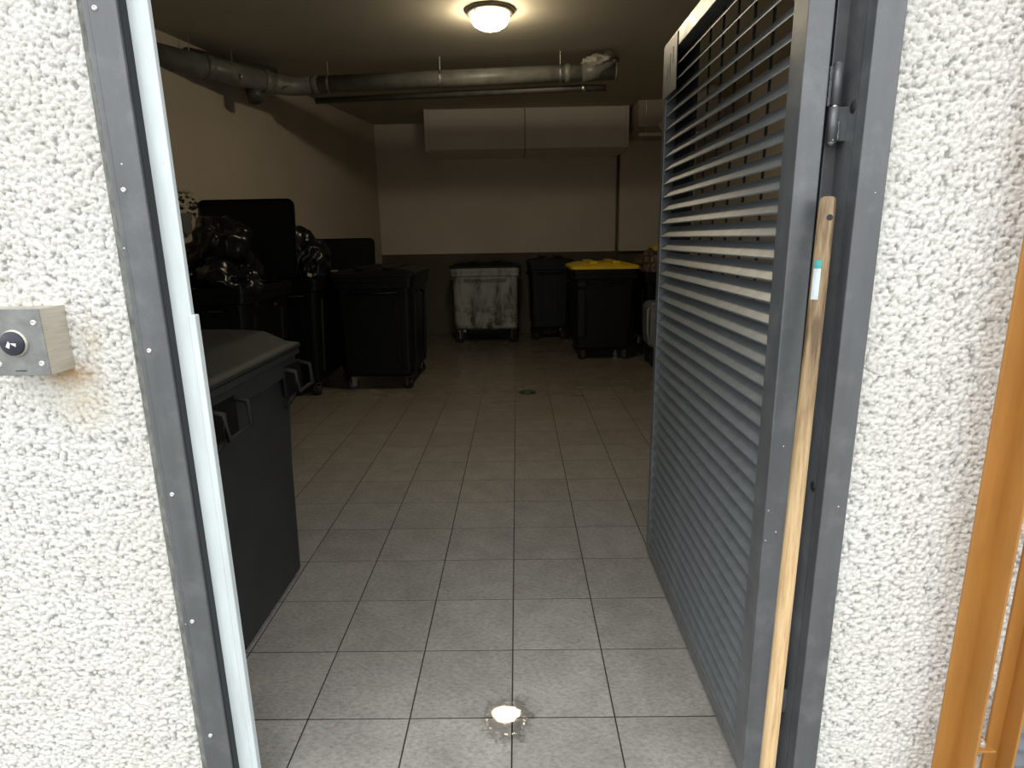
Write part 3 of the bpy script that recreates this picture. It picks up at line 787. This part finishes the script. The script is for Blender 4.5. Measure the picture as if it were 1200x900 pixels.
# small fittings on the left wall
bm = BM(); bx(bm, 0, 0.06, -0.06, 0.06, -0.09, 0.09, 0.01)
o = tag(obj('wall_socket', bm, M_greybin, None, False, (lwx(5.52) - 0.004, 5.52, 1.69)), 'small grey socket box on the cream left wall beside the open lid', 'socket'); o.rotation_euler = (0, 0, -0.175)

# ------------------------------------------------------------------ floor drain
DN = thing('floor_drain', 'small round dark floor drain in the middle of the tiled floor', 'drain', (0.083, 5.93, 0.0))
bm = BM(); lathe(bm, [(0.085, 0.001), (0.083, 0.006), (0.066, 0.007), (0.062, 0.001)], n=32); obj('rim', bm, M_dark, DN, True)
bm = BM(); lathe(bm, [(0.062, 0.002), (0.058, 0.004), (0.02, 0.010), (0, 0.011)], n=24); obj('cover', bm, M_plate, DN, True)
for k in range(4):
    bm = BM(); bx(bm, -0.05, 0.05, -0.003, 0.003, 0.004, 0.009); o = obj('slot', bm, M_dark, DN); o.location = (0, -0.036 + 0.024 * k, 0)

# ------------------------------------------------------------------ puddle in the doorway
bm = BM()
bmesh.ops.create_grid(bm, x_segments=110, y_segments=110, size=0.14)
cx, cy = -0.060, 1.655
kill = []
for v_ in bm.verts:
    x_, y_ = v_.co.x, v_.co.y
    a = math.atan2(y_, x_)
    r_ = math.hypot(x_, y_)
    flat = 0.058
    wob = max(0.0, r_ - flat)
    v_.co.z = 0.0016 + wob * 0.10 * noise.noise(Vector((x_ * 150, y_ * 150, 0.3))) + wob * 0.05 * noise.noise(Vector((x_ * 420, y_ * 420, 2)))
    edge = 0.085 + 0.045 * (noise.noise(Vector((math.cos(a) * 1.7 + 3, math.sin(a) * 1.7, 0))) + 0.45) + 0.02 * noise.noise(Vector((math.cos(a) * 7, math.sin(a) * 7, 5)))
    if r_ > edge + 0.012 * noise.noise(Vector((x_ * 130, y_ * 130, 9))) * 3: kill.append(v_)
bmesh.ops.delete(bm, geom=kill, context='VERTS')
tag(obj('puddle', bm, M_water, None, True, (cx, cy, 0)), 'small round puddle of water shining on the tiles in the doorway', 'puddle')

# ------------------------------------------------------------------ containers
def castor(parent, x, y, rot=0.0, r=0.085, shine=True):
    """a swivel castor: fork, wheel, brake (parent local coordinates)"""
    c = bpy.data.objects.new('castor', None); link(c); c.parent = parent; c.location = (x, y, 0); c.rotation_euler = (0, 0, rot)
    bm = BM(); cyl(bm, (0, -0.022, r), (0, 0.022, r), r, 24); obj('wheel', bm, M_rubber, c)
    bm = BM(); cyl(bm, (0, -0.027, r), (0, 0.027, r), 0.03, 14); cyl(bm, (0, -0.036, r), (0, 0.036, r), 0.009, 10)
    bx(bm, -0.022, 0.03, -0.034, -0.029, r - 0.012, r * 2 + 0.03, 0.002); bx(bm, -0.022, 0.03, 0.029, 0.034, r - 0.012, r * 2 + 0.03, 0.002)
    bx(bm, -0.04, 0.05, -0.036, 0.036, r * 2 + 0.022, r * 2 + 0.03, 0.002)
    obj('fork', bm, M_steel if shine else M_plate, c)
    return c

def lid_mesh(w, d, h, ridges=2, edge=0.035):
    """domed lid: spans x -w/2..w/2, y 0..d (hinge edge at y=0), underside at z=0"""
    bm = BM()
    def rr(i, r): return rrect(-w / 2 + i, w / 2 - i, i, d - i, r)
    rings = loft(bm, [(rr(0.012, .05), -0.0), (rr(0, .055), -edge * .5), (rr(0, .055), edge * 0.3), (rr(0.015, .05), edge * 0.55), (rr(0.07, .05), edge * .6 + h * 0.5), (rr(0.14, .05), edge * .6 + h)], cap0=True, cap1=True)
    for k_ in range(ridges):
        xx = -w / 2 + w * (k_ + 1) / (ridges + 1)
        bx(bm, xx - 0.05, xx + 0.05, 0.10, d - 0.09, edge * .6 + h - 0.01, edge * .6 + h + 0.022, 0.01)
    return bm

def container(name, label, cat, x0, x1, y0, y1, H, body, lidm, lid_angle=0.0, hinge_side='back', wheels=True, wz=0.2, taper=0.07, lid_h=0.04, group=None, rimm=None, lid_slope=0.0, ribs=True, lid_len=None, lid_dx=0.0, lid_w=None):
    """waste container; origin at floor centre. lid_angle>0 opens the lid about its hinge edge"""
    W, D = x1 - x0, y1 - y0
    t = thing(name, label, cat, ((x0 + x1) / 2, (y0 + y1) / 2, 0), 0, group)
    def rr(i, r=0.06): return rrect(-W / 2 + i, W / 2 - i, -D / 2 + i, D / 2 - i, r, 5)
    top = H - 0.05
    bm = BM()
    secs = [(rr(taper + 0.03), wz), (rr(taper), wz + 0.03), (rr(taper * 0.45 + 0.012), wz + (top - wz) * 0.6), (rr(0.022), top)]
    loft(bm, secs + [(rr(0.04), top), (rr(taper + 0.01), wz + 0.06)], cap0=True, cap1=True)
    # vertical ribs on the faces
    def face_x(z):
        f_ = (z - wz) / (top - wz); return 0.022 * f_ + taper * (1 - f_)
    if ribs:
        for sgn in (-1, 1):
            for q_ in (-0.5, 0.5):
                # front and back ribs
                A = []
                for z_ in (wz + 0.1, top - 0.16):
                    i_ = face_x(z_) - 0.004
                    xx = q_ * (W - 0.36)
                    A.append([bm.verts.new((xx + dx, sgn * (D / 2 - i_ + o_), z_)) for dx, o_ in ((-0.03, -0.02), (-0.02, 0.012), (0.02, 0.012), (0.03, -0.02))])
                for k_ in range(4): bm.faces.new((A[0][k_], A[0][(k_ + 1) % 4], A[1][(k_ + 1) % 4], A[1][k_]))
                bm.faces.new(A[0]); bm.faces.new(A[1])
                A = []
                for z_ in (wz + 0.1, top - 0.16):
                    i_ = face_x(z_) - 0.004
                    yy = q_ * (D - 0.4)
                    A.append([bm.verts.new((sgn * (W / 2 - i_ + o_), yy + dx, z_)) for dx, o_ in ((-0.03, -0.02), (-0.02, 0.012), (0.02, 0.012), (0.03, -0.02))])
                for k_ in range(4): bm.faces.new((A[0][k_], A[0][(k_ + 1) % 4], A[1][(k_ + 1) % 4], A[1][k_]))
                bm.faces.new(A[0]); bm.faces.new(A[1])
    bmesh.ops.recalc_face_normals(bm, faces=bm.faces)
    obj('body', bm, body, t)
    # rim
    bm = BM()
    loft(bm, [(rr(0.02), top - 0.07), (rr(-0.004), top - 0.06), (rr(-0.004), top - 0.005), (rr(-0.012), top), (rr(-0.012), H), (rr(0.03), H), (rr(0.035), top - 0.02)], cap0=False, cap1=False)
    # comb notches under the rim
    n_ = int(W / 0.12)
    for q_ in range(n_):
        xx = -W / 2 + 0.09 + q_ * (W - 0.18) / max(1, n_ - 1)
        bx(bm, xx - 0.008, xx + 0.008, -D / 2 - 0.004, -D / 2 + 0.03, top - 0.13, top - 0.05)
    bmesh.ops.recalc_face_normals(bm, faces=bm.faces)
    obj('rim', bm, rimm or body, t)
    # side handles / trunnions
    for sgn in (-1, 1):
        bm = BM(); cyl(bm, (sgn * (W / 2 - 0.01), 0, top - 0.12), (sgn * (W / 2 + 0.035), 0, top - 0.12), 0.022, 16); obj('trunnion', bm, body, t, True)
    bm = BM(); tube(bm, [(-W * 0.3, -D / 2 + 0.02, top - 0.1), (-W * 0.3, -D / 2 - 0.035, top - 0.11), (W * 0.3, -D / 2 - 0.035, top - 0.11), (W * 0.3, -D / 2 + 0.02, top - 0.1)], 0.012, 10); obj('handle_bar', bm, body, t, True)
    # lid
    if lidm is not None:
        if hinge_side == 'back':
            lw, ld = (lid_w or W + 0.05), (lid_len or D + 0.04)
            o = obj('lid', lid_mesh(lw, ld, lid_h), lidm, t)
            mlid = Matrix.Translation((lid_dx, D / 2 + 0.02, H + 0.02)) @ Matrix.Rotation(-math.radians(lid_angle) - lid_slope, 4, 'X') @ Matrix.Rotation(math.pi, 4, 'Z')
            o.matrix_local = mlid
        for xx in (-W * 0.28, W * 0.28):
            bm = BM(); cyl(bm, (xx - 0.04, D / 2 + 0.02, H + 0.005), (xx + 0.04, D / 2 + 0.02, H + 0.005), 0.018, 12); obj('lid_hinge', bm, body, t, True)
    if wheels:
        for sx_, sy_, rt in ((-1, -1, 0.5), (1, -1, -0.7), (-1, 1, 0.2), (1, 1, -0.2)):
            castor(t, sx_ * (W / 2 - taper - 0.07), sy_ * (D / 2 - taper - 0.07), rt, wz / 2 - 0.016)
    return t

def blob_bag(name, label, cx, cy, cz, sx_, sy_, sz_, mat, seed, knot=0.6, group=None, cat='rubbish bag'):
    bm = BM(); bmesh.ops.create_icosphere(bm, subdivisions=5, radius=1.0)
    off = Vector((seed * 3.1, seed * 1.7, seed * 0.9))
    for v_ in bm.verts:
        p = v_.co.copy()
        n1 = noise.noise(p * 1.4 + off) * 0.34 + abs(noise.noise(p * 2.4 + off)) * -0.30 + abs(noise.noise(Vector((p.x * 5, p.y * 5, p.z * 2.2)) + off)) * -0.08
        k_ = 1 + n1
        if p.z > 0.86 and knot: k_ += (p.z - 0.86) * knot * 4.0
        v_.co = Vector((p.x * sx_, p.y * sy_, p.z * sz_)) * k_
    body_ = obj(name, bm, mat, None, True, (cx, cy, cz))
    tag(body_, label, cat, group)
    # tied neck
    if knot:
        bm = BM(); pts = []; rr_ = []
        for k_ in range(7):
            f_ = k_ / 6; pts.append((0.02 * math.sin(3 * f_ + seed), 0.01 * k_, sz_ * (0.86 + knot * 0.36 * f_))); rr_.append(sx_ * (0.16 - 0.10 * math.sin(f_ * math.pi * .6) + (0.06 * f_)))
        tube(bm, pts, rr_, 12); obj('tied_neck', bm, mat, body_, True)
    return body_

# A: charcoal bin just inside the door, seen from its handle side
AX0, AX1, AY0, AY1, AH = -1.72, -0.985, 1.80, 2.66, 1.075
A = thing('wheelie_bin', 'charcoal grey bin with a domed lid right behind the left door post', 'bin', ((AX0 + AX1) / 2, (AY0 + AY1) / 2, 0))
W, D = AX1 - AX0, AY1 - AY0
def ar(i, r=0.05, shift=0.0): return rrect(-W / 2 + i, W / 2 - i + shift, -D / 2 + i, D / 2 - i, r, 5)
bm = BM()
loft(bm, [(ar(0.075), 0.012), (ar(0.055), 0.03), (ar(0.045), 0.55), (ar(0.025), AH - 0.09), (ar(0.04), AH - 0.09), (ar(0.09), 0.06)])
bmesh.ops.recalc_face_normals(bm, faces=bm.faces); obj('body', bm, M_char, A)
bm = BM(); loft(bm, [(ar(0.03), AH - 0.13), (ar(0.004), AH - 0.115), (ar(0.0), AH - 0.04), (ar(-0.015), AH - 0.035), (ar(-0.015), AH - 0.012), (ar(0.03), AH - 0.012), (ar(0.035), AH - 0.11)], cap0=False, cap1=False)
bmesh.ops.recalc_face_normals(bm, faces=bm.faces); obj('rim', bm, M_char, A)
bm = BM()
def az(x_, y_): return AH + 0.035 + 0.055 * min(1.0, max(0.0, (W / 2 - x_) / 0.35))
loft(bm, [(ar(-0.01, .05), AH - 0.012), (ar(-0.022, .055), AH - 0.006), (ar(-0.02, .055), AH + 0.008), (ar(0.02, .05), AH + 0.02), (ar(0.085, .04), AH + 0.072), (ar(0.12, .04), AH + 0.082), (ar(0.2, .03), AH + 0.098)], cap1=True)
bmesh.ops.recalc_face_normals(bm, faces=bm.faces); al = obj('lid', bm, M_charlid, A)
bm = BM(); tube(bm, [(0.10, -0.39, AH + 0.045), (0.13, -0.2, AH + 0.088), (0.14, 0.05, AH + 0.0935), (0.14, 0.26, AH + 0.088)], 0.007, 8); obj('lid_crease', bm, M_charlid, al, True)
for p_ in al.data.polygons: p_.use_smooth = True
for yc in (-0.30, 0.345):
    g = bpy.data.objects.new('grip_handle', None); link(g); g.parent = A; g.location = (W / 2 - 0.01, yc, AH - 0.125)
    w2 = 0.085
    bm = BM()
    tube(bm, [(-0.01, -w2, 0.05), (0.055, -w2, 0.035), (0.062, -w2, -0.05), (0.062, w2, -0.05), (0.055, w2, 0.035), (-0.01, w2, 0.05)], 0.0095, 8); obj('loop', bm, M_charlid, g, True)
    bm = BM(); tube(bm, [(0.058, -w2, 0.02), (0.04, -w2, -0.07), (-0.004, -w2, -0.125)], 0.007, 8); obj('strut', bm, M_charlid, g, True)
    bm = BM(); bx(bm, -0.005, 0.012, -w2 - 0.012, w2 + 0.012, -0.075, 0.055, 0.004); obj('backplate', bm, M_black, g)
bm = BM(); cyl(bm, (-W / 2 + 0.02, -D / 2 + 0.1, 0.1), (-W / 2 + 0.02, D / 2 - 0.1, 0.1), 0.012, 12); obj('axle', bm, M_steel, A)
for yy in (-D / 2 + 0.08, D / 2 - 0.08):
    bm = BM(); cyl(bm, (-W / 2 - 0.0, yy - 0.025, 0.1), (-W / 2 - 0.0, yy + 0.025, 0.1), 0.1, 28); obj('wheel', bm, M_rubber, A)

# B: row of black four-wheeled containers along the left wall
container('waste_container', 'black container heaped with bags under an upright lid, leftmost and nearest of the row', 'bin', -2.72, -1.95, 4.35, 5.28, 1.20, M_black, M_black, 97, lid_h=0.05, lid_len=0.66, lid_dx=0.03, wz=0.14)
container('waste_container', 'black container beside the left wall with a bag sticking out and its lid tipped back', 'bin', -2.62, -1.91, 5.82, 7.22, 1.17, M_black, M_black, 100, lid_h=0.04, lid_len=0.36, lid_dx=0.22, lid_w=0.75, wz=0.14)
container('waste_container', 'black four-wheeled container with a closed lid at the right end of the left row', 'bin', -1.86, -1.04, 6.08, 7.15, 1.165, M_black, M_black, 0, lid_h=0.03, taper=0.05, wz=0.14)
# bags
GB = None
blob_bag('rubbish_bag', 'big shiny black rubbish bag leaning against the upright container lid', -2.34, 4.90, 1.42, 0.29, 0.28, 0.32, M_bag, 1, 0)
blob_bag('rubbish_bag', 'black rubbish bag slumped on the front right corner of the nearest heaped container', -2.16, 4.58, 1.20, 0.24, 0.24, 0.19, M_bag, 2, 0)
blob_bag('rubbish_bag', 'black rubbish bag low at the left of the heaped container by the post', -2.60, 4.62, 1.24, 0.24, 0.25, 0.2, M_bag, 5, 0)
blob_bag('rubbish_bag', 'black rubbish bag with a pointed tied ear in front of the tipped-back lid', -2.12, 6.15, 1.32, 0.25, 0.26, 0.27, M_bag, 3, 0.75)
blob_bag('rubbish_bag', 'black rubbish bag lying behind the one with the pointed ear', -2.38, 6.55, 1.25, 0.26, 0.3, 0.2, M_bag, 4, 0)
bm = BM(); bx(bm, -0.02, 0.02, -0.004, 0.004, -0.015, 0.015, 0.003)
tag(obj('paper_scrap', bm, simple('pale_scrap', (0.6, 0.55, 0.25), 0.6), None, False, (-1.965, 5.80, 1.21)), 'tiny pale yellow scrap caught on the rim of the container with the pointed bag', 'scrap').rotation_euler = (0.2, 0.4, 0.3)

# C: galvanised container
container('steel_container', 'stained pale metal container with a dark lid against the back wall', 'bin', -0.97, 0.02, 8.93, 9.80, 1.10, M_galv, M_black2, 0, lid_h=0.05, taper=0.03, wz=0.2, ribs=False)
# D: black bin between metal container and yellow-lidded bin
container('waste_container', 'black bin with a black lid between the metal container and the yellow-lidded bin', 'bin', 0.16, 0.80, 9.10, 9.82, 1.17, M_black2, M_black2, 0, lid_h=0.03, taper=0.04, wz=0.18)
# E: yellow lid
E_ = container('waste_container', 'black four-wheeled bin with a bright yellow lid left of the open door', 'bin', 0.68, 1.47, 7.50, 8.50, 1.13, M_black, M_yellow, 0, lid_h=0.03, taper=0.05, lid_slope=0.0, ribs=False, wz=0.13)
# recessed side strip on its front
bm = BM(); bx(bm, -0.34, -0.245, -0.502, -0.44, 0.30, 0.88, 0.01); obj('front_pillar', bm, M_black2, E_)
bm = BM(); bx(bm, -0.345, -0.235, -0.515, -0.44, 0.915, 0.975, 0.012); obj('lift_pocket', bm, M_black2, E_)
bm = BM(); tube(bm, [(-0.335, -0.505, 0.875), (-0.245, -0.505, 0.875), (-0.225, -0.497, 0.85), (-0.225, -0.475, 0.32)], 0.006, 8); obj('front_seam', bm, M_char, E_, True)
# F: open yellow bin behind the door
container('waste_container', 'black bin heaped with a brown and a yellow bag behind the open door', 'bin', 1.56, 2.40, 7.60, 8.55, 1.08, M_black, None, 0, taper=0.05)
blob_bag('rubbish_bag', 'brown crumpled rubbish bag between the yellow lid and the open door', 1.66, 7.78, 1.16, 0.17, 0.17, 0.20, M_bagb, 6, 0.3)
blob_bag('rubbish_bag', 'yellow rubbish bag poking up behind the brown bag', 1.86, 8.0, 1.26, 0.20, 0.18, 0.17, M_bagy, 7, 0.5)
blob_bag('rubbish_bag', 'yellow rubbish bag glimpsed through the door louvres', 2.18, 7.95, 1.16, 0.2, 0.22, 0.13, M_bagy, 8, 0)

# G: small grey tub on wheels
GT = thing('grey_cart', 'small grey plastic tub on dark castors half hidden by the open door', 'cart', (1.80, 7.22, 0))
bm = BM()
loft(bm, [(rrect(-0.24, 0.20, -0.16, 0.20, .04), 0.235), (rrect(-0.27, 0.22, -0.18, 0.22, .05), 0.28), (rrect(-0.285, 0.24, -0.19, 0.23, .05), 0.70), (rrect(-0.25, 0.22, -0.17, 0.21, .05), 0.755)]); obj('tub', bm, M_greybin, GT)
bm = BM(); tube(bm, [(-0.27, -0.18, 0.27), (-0.297, -0.185, 0.45), (-0.297, -0.185, 0.68), (-0.25, -0.195, 0.755), (0.1, -0.2, 0.765)], 0.010, 8); obj('tub_rim', bm, M_greyrim, GT, True)
bm = BM(); bx(bm, -0.24, 0.20, -0.16, 0.2, 0.15, 0.235, 0.008); obj('wheeled_frame', bm, M_black2, GT)
for sx_, sy_ in ((-.19, -.11), (.16, -.11), (-.19, .15), (.16, .15)): castor(GT, sx_, sy_, 0.4, 0.06)
